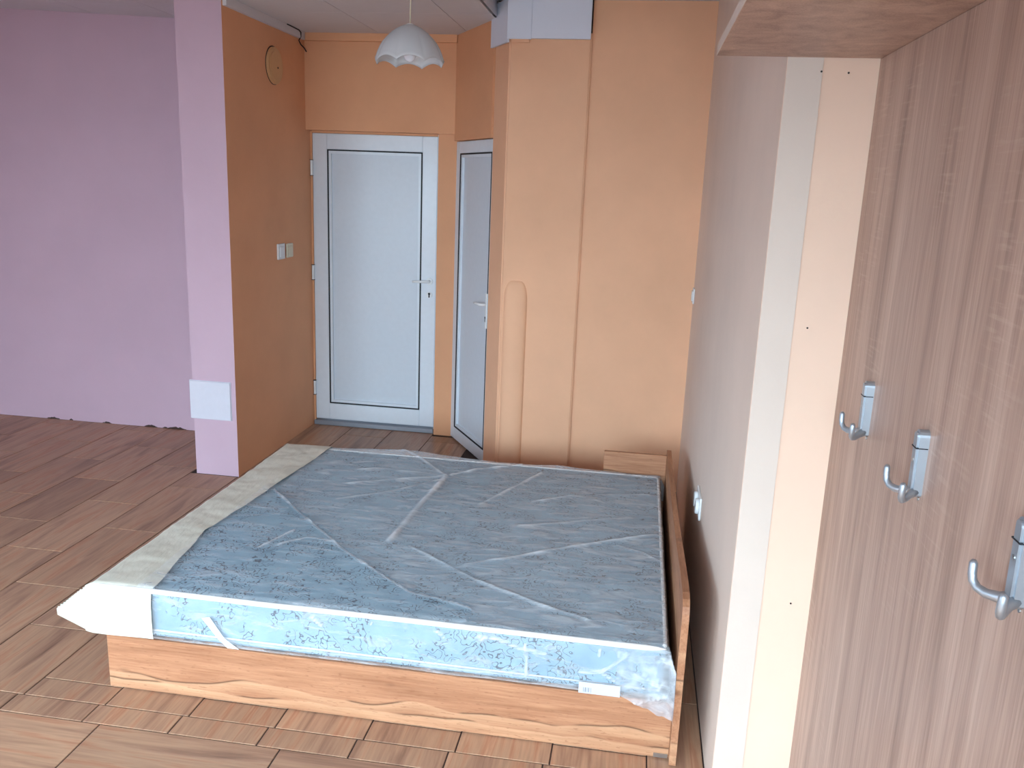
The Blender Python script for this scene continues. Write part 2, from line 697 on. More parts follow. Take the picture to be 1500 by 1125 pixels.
w = two_tone('wall_alcove_left', -2.57, -2.30, 4.56, 6.0, 0, 2.78, 'pink', 'orange')
struct(w, 'wall stub with a pink end face and orange side beside the white entrance door', 'wall')
w = two_tone('wall_right', 0.317, 0.80, 2.25, 5.35, 0, 2.9, 'end_peach', 'palewall')
struct(w, 'pale peach side wall behind the headboard with sockets', 'wall')
o = box('corner_filler', 0.318, 0.402, 2.247, 2.2502, 0.0, 2.105, 'filler', w)
tag(o, 'whitish filler strip down the wall corner')
for i, (x, z) in enumerate(((0.399, 2.073), (0.462, 2.071), (0.437, 1.45), (0.48, 0.68))):
    cyl('screw_hole', (x, 2.2465, z), (0, 1, 0), 0.0025, 0.0012, 'dark', w, 8)
struct(box('wall_right_near', 0.55, 0.80, ROOM_Y0, 2.25, 0, 2.9, 'peach'), 'peach wall behind the oak coat panel', 'wall')
struct(box('wall_back_bed', -0.345, 0.317, 4.972, 5.35, 0, 2.9, 'peach'), 'orange peach wall beyond the bed', 'wall')

# boxed-in pipe shaft with a slanted left face
ch = prism('wall_shaft', [(-0.915, 5.15), (-0.80, 4.95), (-0.345, 4.95), (-0.345, 5.36), (-0.80, 5.36)], 0, 2.79, 'peach', None, 0.008)
struct(ch, 'peach boxed-in shaft with slanted corner beside the second door', 'wall')
bm = bmesh.new()
prof = []
N = 12
for i in range(N + 1):
    a = math.pi * i / N
    prof.append((-0.712 - 0.07 * math.cos(a), 4.952 - 0.03 * math.sin(a)))
lev = [(0.0, 1.0), (1.12, 1.0)] + [(1.12 + 0.11 * math.sin(t * math.pi / 2 / 6), math.cos(t * math.pi / 2 / 6)) for t in range(1, 7)]
rings = []
for z, k in lev:
    rings.append([bm.verts.new((-0.712 + (x + 0.712) * (0.35 + 0.65 * k if k < 1 else 1), 4.952 + (y - 4.952) * k, z)) for x, y in prof])
for a, b in zip(rings, rings[1:]):
    for i in range(N):
        bm.faces.new((a[i], a[i + 1], b[i + 1], b[i]))
o = link('pipe_casing', bm_mesh('pipe_casing', bm, True), 'peach', ch)

# white boards round the top of the shaft
sf = empty('trim_1', (-0.58, 4.94, 2.56))
struct(sf, 'white boards boxing the top of the peach shaft under the ceiling', 'trim')


def in_sf(o):
    o.location = (0.58, -4.94, -2.56)
    o.parent = sf


in_sf(prism('board', [(-0.945, 5.155), (-0.813, 4.928), (-0.801, 4.936), (-0.931, 5.160)], 2.545, 2.77, 'foam'))
in_sf(box('board', -0.812, -0.680, 4.928, 4.942, 2.562, 2.764, 'foam'))
in_sf(box('board', -0.678, -0.352, 4.922, 4.942, 2.565, 2.766, 'foam'))
in_sf(box('shadow_gap', -0.352, -0.3455, 4.944, 4.956, 2.60, 2.77, 'dark'))
in_sf(box('backing_strip', -0.79, -0.69, 4.936, 4.9495, 2.545, 2.58, 'peach'))

# door niche: pier, lintel, wall of the second door
struct(box('wall_pier', -1.385, -1.25, 5.735, 6.0, 0, 2.716, 'orange'), 'narrow orange pier between the two white doors', 'wall')
lt = box('wall_lintel', -2.30, -1.25, 5.70, 6.0, 2.088, 2.716, 'orange')
struct(lt, 'orange lintel wall above the white entrance door', 'wall')
struct(box('trim_2', -2.30, -1.26, 5.672, 5.70, 2.652, 2.70, 'orange'), 'painted orange strip where lintel meets ceiling', 'trim')
bm = bmesh.new()
add_box(bm, -2.30, -2.278, 4.575, 5.66, 2.652, 2.699)
struct(link('trim_3', bm_mesh('trim_3', bm), 'ceil'), 'grey white ceiling edge strip over the orange side wall', 'trim')
P0 = Vector((-1.254, 5.716, 0))
U = Vector((0.525, -0.851, 0)).normalized()
Nn = Vector((-U.y * -1, U.x * -1, 0))          # pointing into the room
Nn = Vector((U.y, -U.x, 0))
if Nn.y > 0:
    Nn = -Nn


def dp(s, n):
    p = P0 + U * s + Nn * n
    return (p.x, p.y)


struct(prism('wall_second_door', [dp(0, 0.02), dp(0.66, 0.02), dp(0.66, -0.18), dp(0, -0.18)], 2.045, 2.716, 'orange'), 'orange wall above the slanted second door', 'wall')

# unseen sides of the room with their windows
struct(box('wall_left', ROOM_X0 - 0.2, ROOM_X0, ROOM_Y0, -0.45, 0, 2.9, 'pink'), 'pink wall before the side window', 'wall')
struct(box('wall_left_far', ROOM_X0 - 0.2, ROOM_X0, 1.65, 5.37, 0, 2.9, 'pink'), 'pink wall past the side window', 'wall')
struct(box('wall_left_sill', ROOM_X0 - 0.2, ROOM_X0, -0.45, 1.65, 0, 0.8, 'pink'), 'pink wall under the side window', 'wall')
struct(box('wall_left_head', ROOM_X0 - 0.2, ROOM_X0, -0.45, 1.65, 2.3, 2.9, 'pink'), 'pink wall over the side window', 'wall')
fy0, fy1 = ROOM_Y0 - 0.2, ROOM_Y0
WX = ((-4.55, -2.35), (-1.85, 0.35))
for nm, xa, xb, za, zb in (('wall_front_left', ROOM_X0 - 0.2, -4.55, 0, 2.9), ('wall_front_middle', -2.35, -1.85, 0, 2.9), ('wall_front_right', 0.35, 0.8, 0, 2.9),
                           ('wall_front_sill_left', -4.55, -2.35, 0, 0.8), ('wall_front_head_left', -4.55, -2.35, 2.3, 2.9),
                           ('wall_front_sill_right', -1.85, 0.35, 0, 0.8), ('wall_front_head_right', -1.85, 0.35, 2.3, 2.9)):
    struct(box(nm, xa, xb, fy0, fy1, za, zb, 'white_wall'), 'white wall piece around the windows opposite the bed', 'wall')['group'] = 'window wall pieces'


def window(name, c, width, rz, label):
    e = empty(name, c, rz)
    struct(e, label, 'window')
    hw = width / 2
    for nm, b in (('frame', (-hw, hw, -0.03, 0.03, 0, 0.06)), ('frame', (-hw, hw, -0.03, 0.03, 1.44, 1.5)), ('frame', (-hw, -hw + 0.06, -0.03, 0.03, 0.06, 1.44)),
                  ('frame', (hw - 0.06, hw, -0.03, 0.03, 0.06, 1.44)), ('mullion', (-0.04, 0.04, -0.03, 0.03, 0.06, 1.44))):
        box(nm, *b, 'pvc', e)
    box('pane', -hw + 0.06, -0.04, -0.004, 0.004, 0.06, 1.44, 'pane', e)
    box('pane', 0.04, hw - 0.06, -0.004, 0.004, 0.06, 1.44, 'pane', e)


window('window_1', (-0.75, ROOM_Y0 - 0.1, 0.8), 2.2, 0, 'white framed window opposite the bed')
window('window_2', (-3.45, ROOM_Y0 - 0.1, 0.8), 2.2, 0, 'white framed window opposite the pink wall')
window('window_3', (ROOM_X0 - 0.1, 0.6, 0.8), 2.1, math.pi / 2, 'white framed window in the pink side wall')

# chipped plaster where the pink wall meets the floor
for i, (x, w_, h_) in enumerate(((-4.12, 0.10, 0.022), (-3.98, 0.03, 0.012), (-3.70, 0.07, 0.012), (-3.36, 0.10, 0.016), (-3.25, 0.04, 0.010), (-3.16, 0.14, 0.020))):
    bm = bmesh.new()
    n = 9
    low = [bm.verts.new((x - w_ / 2 + w_ * k / n, 5.3685, 0.0005)) for k in range(n + 1)]
    top = [bm.verts.new((x - w_ / 2 + w_ * k / n, 5.3685, 0.002 + h_ * random.uniform(0.35, 1) * math.sin(math.pi * (k + 0.3) / (n + 0.6)))) for k in range(n + 1)]
    back = [bm.verts.new((v.co.x, 5.3705, v.co.z)) for v in top]
    for k in range(n):
        bm.faces.new((low[k], low[k + 1], top[k + 1], top[k]))
        bm.faces.new((top[k], top[k + 1], back[k + 1], back[k]))
    link('plaster_chip', bm_mesh('plaster_chip', bm), 'chip_and_shadow', bpy.data.objects['wall_back'])

# ------------------------------------------------------------------ doors
def pvc_door(e, W, H, T, z0, stile, rs):
    """leaf lies in local x 0..W, y 0..-T (front is -y), parts of an upvc panel door"""
    y0, y1 = -T, 0
    box('leaf_frame', 0, stile, y0, y1, z0, H, 'pvc', e, 0.003)
    box('leaf_frame', W - rs, W, y0, y1, z0, H, 'pvc', e, 0.003)
    box('leaf_frame', stile, W - rs, y0, y1, z0, z0 + stile * 1.15, 'pvc', e, 0.003)
    box('leaf_frame', stile, W - rs, y0, y1, H - stile, H, 'pvc', e, 0.003)
    box('door_panel', stile, W - rs, y0 + 0.02, y1 - 0.01, z0 + stile * 1.15, H - stile, 'pvc_panel', e)
    g = 0.009
    xa, xb, za, zb = stile, W - rs, z0 + stile * 1.15, H - stile
    bm = bmesh.new()
    ya, yb_ = y0 - 0.0015, y0 + 0.018
    add_box(bm, xa, xa + g, ya, yb_, za, zb)
    add_box(bm, xb - g, xb, ya, yb_, za, zb)
    add_box(bm, xa + g, xb - g, ya, yb_, za, za + g)
    add_box(bm, xa + g, xb - g, ya, yb_, zb - g, zb)
    link('gasket', bm_mesh('gasket', bm), 'gasket', e)
    # glazing bead just inside the rubber
    bm = bmesh.new()
    b = 0.018
    ya = y0 + 0.004
    add_box(bm, xa + g, xa + g + b, ya, yb_ + 0.002, za + g, zb - g)
    add_box(bm, xb - g - b, xb - g, ya, yb_ + 0.002, za + g, zb - g)
    add_box(bm, xa + g + b, xb - g - b, ya, yb_ + 0.002, za + g, za + g + b)
    add_box(bm, xa + g + b, xb - g - b, ya, yb_ + 0.002, zb - g - b, zb - g)
    link('glazing_bead', bm_mesh('glazing_bead', bm), 'pvc', e)


def lever(e, x, y, z, d, with_plate, key_z):
    h = empty('door_handle', (0, 0, 0))
    h.parent = e
    if with_plate:
        box('back_plate', x - 0.014, x + 0.014, y - 0.010, y, z - 0.15, z + 0.07, 'plastic', h, 0.004, 2)
    else:
        cyl('rosette', (x, y - 0.005, z), (0, 1, 0), 0.024, 0.010, 'plastic', h, 28, 0.002)
    tube('lever', [(x, y - 0.008, z), (x, y - 0.035, z), (x + 0.008 * d, y - 0.045, z), (x + 0.03 * d, y - 0.048, z), (x + 0.08 * d, y - 0.047, z - 0.002), (x + 0.112 * d, y - 0.043, z - 0.003)],
         [0.010, 0.009, 0.009, 0.009, 0.0085, 0.007], 'plastic', h, 12)
    if not with_plate:
        cyl('key_rosette', (x, y - 0.004, key_z), (0, 1, 0), 0.022, 0.008, 'plastic', e, 28, 0.002)
    bm = bmesh.new()
    yy = y - (0.0112 if with_plate else 0.0088)
    for k in range(12):
        pass
    ring = [bm.verts.new((x + 0.0085 * math.cos(2 * math.pi * k / 16), yy, key_z + 0.008 + 0.0085 * math.sin(2 * math.pi * k / 16))) for k in range(16)]
    bm.faces.new(ring)
    q = [bm.verts.new((x + a, yy, key_z + b)) for a, b in ((-0.005, 0.004), (0.005, 0.004), (0.005, -0.018), (-0.005, -0.018))]
    bm.faces.new(q)
    link('keyhole', bm_mesh('keyhole', bm), 'gasket', e)


d1 = empty('door_1', (-2.283, 5.83, 0))
struct(d1, 'white plastic entrance door with lever handle under the orange lintel', 'door')
pvc_door(d1, 0.885, 2.072, 0.055, 0.045, 0.105, 0.105)
lever(d1, 0.842, -0.055, 1.10, -1, False, 1.005)
box('jamb', -0.017, -0.004, -0.05, 0.05, 0.0, 2.084, 'orange', d1)
box('threshold', -0.01, 0.89, -0.075, 0.03, 0.0, 0.035, 'grey_strip', d1, 0.004)
box('frame_edge', 0.888, 0.897, -0.062, 0.03, 0.035, 2.084, 'pvc', d1)
box('shadow_gap', 0.8852, 0.8878, -0.05, 0.0, 0.04, 2.075, 'gasket', d1)
box('head_strip', -0.003, 0.885, -0.05, 0.0, 2.0735, 2.0875, 'orange', d1)
for z in (1.84, 1.12, 0.28):
    hg = cyl('hinge', (-0.004, -0.066, z), (0, 0, 1), 0.009, 0.10, 'plastic', d1, 14)
    bm = bmesh.new()
    add_box(bm, -0.0135, 0.0055, -0.0765, -0.055, z - 0.0545, z - 0.0510)
    add_box(bm, -0.0135, 0.0055, -0.0765, -0.055, z + 0.0510, z + 0.0545)
    link('hinge_cap', bm_mesh('hinge_cap', bm), 'gasket', hg)

d2e = empty('door_2', (P0.x - Nn.x * 0.048, P0.y - Nn.y * 0.048, 0), math.atan2(U.y, U.x))
struct(d2e, 'second white plastic door set in the slanted wall beside the shaft', 'door')
pvc_door(d2e, 0.655, 2.04, 0.05, 0.012, 0.075, 0.012)
lever(d2e, 0.634, -0.05, 1.045, -1, True, 0.955)

# ------------------------------------------------------------------ bed
bed = empty('bed', (-0.77, 3.28, 0))
tag(bed, 'low oak-look bed frame with a shaped headboard against the pale wall', 'bed')


def in_bed(o):
    o.parent = bed
    o.location = (0.77, -3.28, 0)
    return o


BX0, BX1, BY0, BY1 = -1.741, 0.203, 2.437, 4.14
in_bed(box('side_rail', BX0, BX1, BY0, BY0 + 0.022, 0.004, 0.2045, 'wotan_x', None, 0.001))
in_bed(box('side_rail', BX0, BX1, BY1 - 0.022, BY1, 0.004, 0.2045, 'wotan_x', None, 0.001))
in_bed(box('foot_rail', BX0 + 0.001, BX0 + 0.022, BY0 + 0.0225, BY1 - 0.0225, 0.004, 0.2045, 'wotan_y', None, 0.001))
in_bed(box('centre_rail', BX0 + 0.023, BX1 - 0.003, 3.27, 3.29, 0.004, 0.188, 'wotan_x'))
for k in range(13):
    x = BX0 + 0.06 + k * 0.146
    in_bed(box('slat', x, x + 0.07, BY0 + 0.0225, BY1 - 0.0225, 0.1885, 0.2045, 'wotan_y'))
# headboard outline in y-z, extruded along x
hp = [(2.405, 0.004), (2.405, 0.50), (2.409, 0.527), (2.420, 0.548), (2.440, 0.563), (2.475, 0.571), (2.55, 0.570), (2.68, 0.560), (2.85, 0.543), (3.02, 0.527), (3.25, 0.512), (3.5, 0.503), (3.8, 0.496), (4.05, 0.494), (4.20, 0.496), (4.20, 0.004)]
bm = bmesh.new()
a = [bm.verts.new((0.2035, y, z)) for y, z in hp]
b = [bm.verts.new((0.2255, y, z)) for y, z in hp]
bm.faces.new(a)
bm.faces.new(b[::-1])
for i in range(len(hp)):
    bm.faces.new((a[i], b[i], b[(i + 1) % len(hp)], a[(i + 1) % len(hp)]))
in_bed(link('headboard', bm_mesh('headboard', bm), 'wotan_y'))
in_bed(box('side_panel', -0.11, 0.203, 4.142, 4.162, 0.004, 0.482, 'wotan_x', None, 0.001))
in_bed(box('corner_bracket', 0.155, 0.200, 2.4335, 2.4368, 0.006, 0.020, 'steel'))
for x, y in ((-1.68, 2.47), (-1.68, 4.10), (0.16, 2.47), (0.16, 4.10), (0.2145, 2.5), (0.2145, 4.1)):
    in_bed(cyl('glide', (x, y, 0.002), (0, 0, 1), 0.008, 0.004, 'gasket', None, 10))

# ------------------------------------------------------------------ mattress
MX0, MX1, MY0, MY1, MZ0, MZ1 = -1.765, 0.170, 2.452, 4.100, 0.2052, 0.382
mat = empty('mattress', (-0.80, 3.27, MZ0))
tag(mat, 'blue damask mattress wrapped in clear plastic with a cream end on the bed', 'mattress')


def in_mat(o):
    o.parent = mat
    o.location = (0.80, -3.27, -MZ0)
    return o


bm = bmesh.new()
add_box(bm, MX0, MX1, MY0, MY1, MZ0, MZ1)
bmesh.ops.bevel(bm, geom=list(bm.edges), offset=0.018, segments=4, affect='EDGES', profile=0.5)
in_mat(link('ticking', bm_mesh('ticking', bm, False), 'damask'))


def loop_pts(x0, x1, y0, y1, z, r, n=5):
    pts = []
    for cx, cy, a0 in ((x1 - r, y0 + r, -90), (x1 - r, y1 - r, 0), (x0 + r, y1 - r, 90), (x0 + r, y0 + r, 180)):
        for k in range(n + 1):
            t = math.radians(a0 + 90 * k / n)
            pts.append((cx + r * math.cos(t), cy + r * math.sin(t), z))
    pts.append(pts[0])
    return pts


def cut_wave(p, amp):
    return Vector((p.x, p.y + amp * mnoise.noise(Vector((p.x * 3, p.y * 3, 1))), p.z + amp * mnoise.noise(Vector((p.x * 4, p.y * 4, 7)))))


front = [Vector((-1.800 + (0.168 + 1.800) * k / 60, 2.4430, 0.3835)) for k in range(61)]
in_mat(tube('piping', [cut_wave(p, 0.003) for p in front], [0.0025] + [0.0092] * 58 + [0.007, 0.002], 'piping', None, 8))
back = [p for p in loop_pts(MX0 + 0.004, MX1 - 0.004, MY0 + 0.004, MY1 - 0.004, 0.3775, 0.03)]
in_mat(tube('piping', back[3:-5], 0.007, 'piping', None, 8))
raw = loop_pts(MX0 + 0.003, MX1 - 0.003, MY0 - 0.003, MY1 - 0.003, 0.236, 0.02)
in_mat(tube('side_seam', raw, 0.0032, 'piping', None, 8))


def edge_arc(e, r):
    """e = arc length past the start of the rounded edge -> (run outward, drop)"""
    if e <= 0:
        return e, 0.0
    if e < r * math.pi / 2:
        return r * math.sin(e / r), r * (1 - math.cos(e / r))
    return r, r + e - r * math.pi / 2


CREASES = [
    ([(-0.855, 3.809), (-0.884, 3.373), (-0.899, 3.013)], 0.022, 0.010, 0.40),
    ([(-0.855, 3.809), (-1.036, 4.007), (-1.21, 4.147)], 0.010, 0.006, 0.35),
    ([(-0.834, 3.835), (-0.724, 3.949), (-0.522, 4.079)], 0.012, 0.008, 0.45),
    ([(-0.408, 3.97), (-0.518, 3.732), (-0.628, 3.488)], 0.016, 0.007, 0.30),
    ([(-1.552, 3.417), (-1.288, 3.138), (-1.053, 2.897), (-0.833, 2.71), (-0.704, 2.606), (-0.603, 2.589), (-0.473, 2.536)], 0.007, 0.012, 0.40),
    ([(-0.568, 2.876), (-0.427, 2.965), (-0.261, 3.081), (-0.076, 3.206), (0.143, 3.337)], 0.014, 0.007, 0.30),
    ([(-0.007, 3.189), (0.088, 3.152), (0.161, 3.08)], 0.008, 0.005, 0.25),
    ([(-0.809, 2.988), (-0.645, 2.87), (-0.494, 2.761), (-0.256, 2.633), (-0.088, 2.562)], 0.009, 0.008, 0.32),
    ([(-1.291, 2.871), (-1.215, 2.956), (-1.071, 2.944)], 0.010, 0.004, 0.22),
    ([(-1.352, 2.825), (-1.292, 3.006)], 0.010, 0.004, 0.22),
    ([(-0.402, 3.58), (-0.196, 3.722), (0.117, 3.803)], 0.014, 0.005, 0.18),
    ([(-0.422, 3.293), (-0.229, 3.379), (-0.03, 3.468)], 0.016, 0.005, 0.18),
    ([(-1.30, 3.60), (-1.05, 3.72), (-0.87, 3.80)], 0.016, 0.005, 0.20),
    ([(-1.25, 3.40), (-1.05, 3.55), (-0.88, 3.75)], 0.016, 0.005, 0.16),
    ([(-1.45, 3.75), (-1.2, 3.82), (-0.88, 3.81)], 0.016, 0.004, 0.15),
]
MAIN = CREASES[4][0]
FRONT_GLINTS = [[(-0.622, 0.374), (-0.565, 0.364), (-0.531, 0.39)], [(-0.587, 0.371), (-0.542, 0.342)], [(-0.452, 0.376), (-0.418, 0.351), (-0.385, 0.372)],
         [(-0.385, 0.36), (-0.295, 0.335), (-0.207, 0.326)], [(-0.274, 0.349), (-0.265, 0.241)], [(-0.036, 0.379), (-0.038, 0.339)],
         [(0.06, 0.38), (0.041, 0.342), (-0.03, 0.284)], [(-0.095, 0.276), (-0.03, 0.284), (0.026, 0.255)], [(0.098, 0.301), (0.139, 0.263), (0.168, 0.274)],
         [(0.14, 0.307), (0.156, 0.254)], [(0.073, 0.189), (0.126, 0.211), (0.187, 0.238)], [(-0.993, 0.359), (-0.958, 0.33)], [(-0.794, 0.395), (-0.787, 0.356)]]


def seg_dist(P, A, B):
    AB = B - A
    t = np.clip(((P - A) @ AB) / (AB @ AB), 0, 1)
    return np.linalg.norm(P - (A + t[:, None] * AB), axis=1)


def below_main(P):
    """1 on the near-left side of the long diagonal fold"""
    xs = np.array([p[0] for p in MAIN])
    ys = np.array([p[1] for p in MAIN])
    yy = np.interp(P[:, 0], xs, ys, left=3.5, right=2.45)
    return 1 / (1 + np.exp((P[:, 1] - yy) / 0.012))


def drape(name, s_vals, t_vals, x_lo, x_hi, y_lo, y_hi, ztop, r, flare, matname, amp, use_creases, s_fn=None, hem_fn=None, billow=0.0, seed=0.0, corner_lift=0.0):
    """cloth over a box: s runs along x, t along y, both beyond the edges they hang over"""
    ns, nt = len(s_vals), len(t_vals)
    verts, st = [], []
    for t in t_vals:
        for s in s_vals:
            ss = s_fn(s, t) if s_fn else s
            x, dx = ss, 0.0
            if ss > x_hi - r:
                e, dx = edge_arc(ss - (x_hi - r), r)
                x = x_hi - r + e
            elif ss < x_lo + r:
                e, dx = edge_arc((x_lo + r) - ss, r)
                x = x_lo + r - e
            y, dy = t, 0.0
            if t < y_lo + r:
                ext = (y_lo + r) - t
                if hem_fn:
                    ext *= hem_fn(x)
                e, dy = edge_arc(ext, r)
                y = y_lo + r - e
            elif t > y_hi - r:
                e, dy = edge_arc(t - (y_hi - r), r)
                y = y_hi - r + e
            dd = max(dx, dy)
            mn = min(dx, dy)
            sx = 1 if ss > (x_lo + x_hi) / 2 else -1
            sy = 1 if t > (y_lo + y_hi) / 2 else -1
            x += sx * mn * flare
            y += sy * mn * flare
            if dx > 0.03:
                x += sx * billow * min(1, (dx - 0.03) / 0.12)
            if dy > 0.03:
                y += sy * billow * min(1, (dy - 0.03) / 0.12)
            z = ztop - dd + corner_lift * mn
            w = mnoise.noise(Vector((x * 4 + seed, y * 6, z * 9))) + 0.6 * mnoise.noise(Vector((x * 9 + seed, y * 15, z * 18 + 3))) + 0.35 * mnoise.noise(Vector((x * 22, y * 34, z * 40 + seed)))
            hang = min(1.0, dd / 0.05)
            z += amp * (w + 0.4) * (1 - hang)
            if hang > 0 and mn < 0.02:
                if dy >= dx:
                    y += sy * amp * (w + 0.3) * hang
                else:
                    x += sx * amp * (w + 0.3) * hang
            verts.append([x, y, z])
            st.append((x, y, dd))
    V = np.array(verts)
    fold = None
    if use_creases:
        P = V[:, :2].copy()
        top = np.clip(1 - np.array([q[2] for q in st]) / 0.03, 0, 1)
        bel = below_main(P)
        fold = 0.30 - 0.17 * bel * top - 0.13 * (1 - top)
        for pts, wid, hgt, op in CREASES:
            d = np.full(len(P), 9.0)
            for p, q in zip(pts, pts[1:]):
                d = np.minimum(d, seg_dist(P, np.array(p), np.array(q)))
            k = np.exp(-(d / (wid * 0.72)) ** 2) * top
            k *= np.array([0.75 + 0.55 * mnoise.noise(Vector((p[0] * 9, p[1] * 9, wid * 100))) for p in P]) if k.max() > 0 else 1
            V[:, 2] += hgt * k
            fold = np.maximum(fold, 0.16 + (op + 0.30) * k)  # doubled film is opaquer; bright crease glints are painted in with it
        V[:, 2] += 0.010 * bel * top
        # the hanging front: taut lower fold line, hazier hem
        side = (np.array([q[2] for q in st]) > 0.03)
        seam = np.exp(-((V[:, 2] - 0.2355) / 0.0035) ** 2) * side * (V[:, 1] < 2.47) * np.clip((-0.05 - V[:, 0]) / 0.2, 0, 1)
        fold = np.maximum(fold, 0.7 * seam)
        V[:, 1] -= 0.003 * seam
        corner = np.exp(-((V[:, 0] - 0.17) / 0.09) ** 2) * side
        fold = np.maximum(fold, 0.13 + 0.25 * corner)
        Q = V[:, [0, 2]]
        for pts in FRONT_GLINTS:
            d = np.full(len(Q), 9.0)
            for p, q in zip(pts, pts[1:]):
                d = np.minimum(d, seg_dist(Q, np.array(p), np.array(q)))
            k = np.exp(-(d / 0.0055) ** 2) * side * (V[:, 1] < 2.47)
            V[:, 1] -= 0.005 * k
            fold = np.maximum(fold, 0.62 * k)  # highlights painted along the small front creases as whiter film
        # crumpled corner by the headboard, loose hump at the far edge
        for i in np.nonzero((corner > 0.05) & (V[:, 1] < 2.6))[0]:
            x, y, z = V[i]
            V[i, 1] -= 0.010 * corner[i] * (0.5 + mnoise.noise(Vector((x * 28, 1.7, z * 28))) + 0.6 * mnoise.noise(Vector((x * 60, 4.7, z * 60))))
            fold[i] = max(fold[i], 0.30 + 0.5 * max(0, mnoise.noise(Vector((x * 34, 9.1, z * 34)))))
        rise = np.clip((V[:, 1] - 3.65) / 0.4, 0, 1)
        V[:, 2] += top * rise * (0.024 * np.exp(-((V[:, 0] + 1.12) / 0.26) ** 2) + 0.007 * np.exp(-((V[:, 0] + 0.35) / 0.10) ** 2))
        V[:, 0] = np.minimum(V[:, 0], 0.2025)
        hem = np.clip((0.232 - V[:, 2]) / 0.02, 0, 1) * side
        fold = np.maximum(fold, 0.34 * hem)
    faces = []
    for j in range(nt - 1):
        for i in range(ns - 1):
            a = j * ns + i
            faces.append((a, a + 1, a + ns + 1, a + ns))
    me = bpy.data.meshes.new(name)
    me.from_pydata([tuple(v) for v in V], [], faces)
    me.update()
    for p in me.polygons:
        p.use_smooth = True
    if fold is not None:
        at = me.attributes.new('fold', 'FLOAT', 'POINT')
        at.data.foreach_set('value', np.clip(fold, 0, 0.95).astype(np.float32))
    return link(name, me, matname)


def frange(a, b, n):
    return [a + (b - a) * i / n for i in range(n + 1)]


film = drape('plastic_film', frange(-1.62, 0.176 + 0.135, 260), frange(2.444 - 0.170, 4.108 + 0.14, 250),
             -9.0, 0.178, 2.4425, 4.110, 0.390, 0.016, 0.35, 'film', 0.0038, True,
             hem_fn=lambda x: 1.0 + 0.30 * max(0, min(1, (x - 0.03) / 0.13)), billow=0.010)
in_mat(film)
tag(film, 'clear creased plastic film')


def cream_edge(s, t):
    # s in 0..1 from the free inner edge (0) to the hanging outer hem (1)
    inner = float(np.interp(t, [2.30, 2.46, 2.94, 3.47, 4.04, 4.3], [-1.56, -1.563, -1.632, -1.588, -1.54, -1.54]))
    inner += 0.006 * mnoise.noise(Vector((t * 7, 2.0, 0.3)))
    outer = -1.792 - 0.155 + 0.02 * mnoise.noise(Vector((t * 3, 5.0, 1.3)))
    return inner + (outer - inner) * s


cream = drape('cream_end', frange(0, 1, 60), frange(2.436 - 0.172, 4.118 + 0.14, 170),
              -1.795, 9.0, 2.4365, 4.119, 0.3925, 0.020, 0.42, 'cream', 0.0042, False, s_fn=cream_edge, billow=0.008, seed=5.0, corner_lift=0.6)
in_mat(cream)
tag(cream, 'cream wrap over the foot end')

# tape, paper label
bm = bmesh.new()
q = [bm.verts.new(p) for p in ((-1.380, 2.4335, 0.311), (-1.352, 2.4335, 0.319), (-1.300, 2.4320, 0.245), (-1.246, 2.4260, 0.2145), (-1.287, 2.4260, 0.2145), (-1.322, 2.4320, 0.240))]
bm.faces.new((q[0], q[1], q[2], q[5]))
bm.faces.new((q[5], q[2], q[3], q[4]))
tp = link('tape_strip', bm_mesh('tape_strip', bm), 'paper')
tp.modifiers.new('thick', 'SOLIDIFY').thickness = 0.001
in_mat(tp)
tag(tp, 'white tape strip')
lb = in_mat(box('paper_label', -0.097, 0.035, 2.4290, 2.4298, 0.207, 0.246, 'label_paper'))
tag(lb, 'white paper label under the film')
bm = bmesh.new()
for k, (x, w_) in enumerate(((-0.082, 0.002), (-0.077, 0.004), (-0.070, 0.0015), (-0.066, 0.003), (-0.058, 0.0015))):
    add_box(bm, x, x + w_, 2.4284, 2.4290, 0.212, 0.228)
bars = link('printed_bars', bm_mesh('printed_bars', bm), 'grey_strip', lb)

# ------------------------------------------------------------------ oak coat panel with shelf
rack = empty('coat_rack', (0.54, 1.2, 0))
tag(rack, 'tall grey oak wall panel with a deep top shelf beside the bed wall', 'coat rack')


def in_rack(o):
    o.parent = rack
    o.location = (-0.54, -1.2, 0)
    return o


in_rack(box('back_panel', 0.531, 0.549, 0.25, 2.246, 0.0, 2.104, 'sonoma', None, 0.0008))
in_rack(box('top_shelf', 0.1495, 0.549, 0.25, 2.246, 2.1045, 2.1285, 'sonoma', None, 0.0006))
in_rack(box('edge_band', 0.1482, 0.1494, 0.25, 2.246, 2.1046, 2.1284, 'edge_band'))
in_rack(box('edge_band', 0.5312, 0.5488, 2.2462, 2.2472, 0.001, 2.103, 'edge_band'))

# ------------------------------------------------------------------ coat hooks
hook = empty('coat_hook', (0.531, 1.93, 1.262))
# local frame: x out of the panel is -x
bm = bmesh.new()
prof = []
hw = 0.0125
for k in range(9):
    a = math.pi * k / 8
    prof.append((hw * math.cos(a), 0.112 + hw * math.sin(a)))
prof += [(-hw, 0.004), (-hw + 0.004, 0.0), (hw - 0.004, 0.0), (hw, 0.004)]
fr, bk = [], []
for y, z in prof:
    dep = 0.019 if z < 0.092 else 0.021
    fr.append(bm.verts.new((-dep, y, z)))
    bk.append(bm.verts.new((0, y, z)))
bm.faces.new(fr)
bm.faces.new(bk[::-1])
n = len(prof)
for i in range(n):
    bm.faces.new((fr[i], fr[(i + 1) % n], bk[(i + 1) % n], bk[i]))
bmesh.ops.bevel(bm, geom=[e for e in bm.edges if all(v.co.x < -0.001 for v in e.verts)], offset=0.004, segments=2, affect='EDGES')
link('back_plate', bm_mesh('back_plate', bm), 'metal', hook)
bm = bmesh.new()
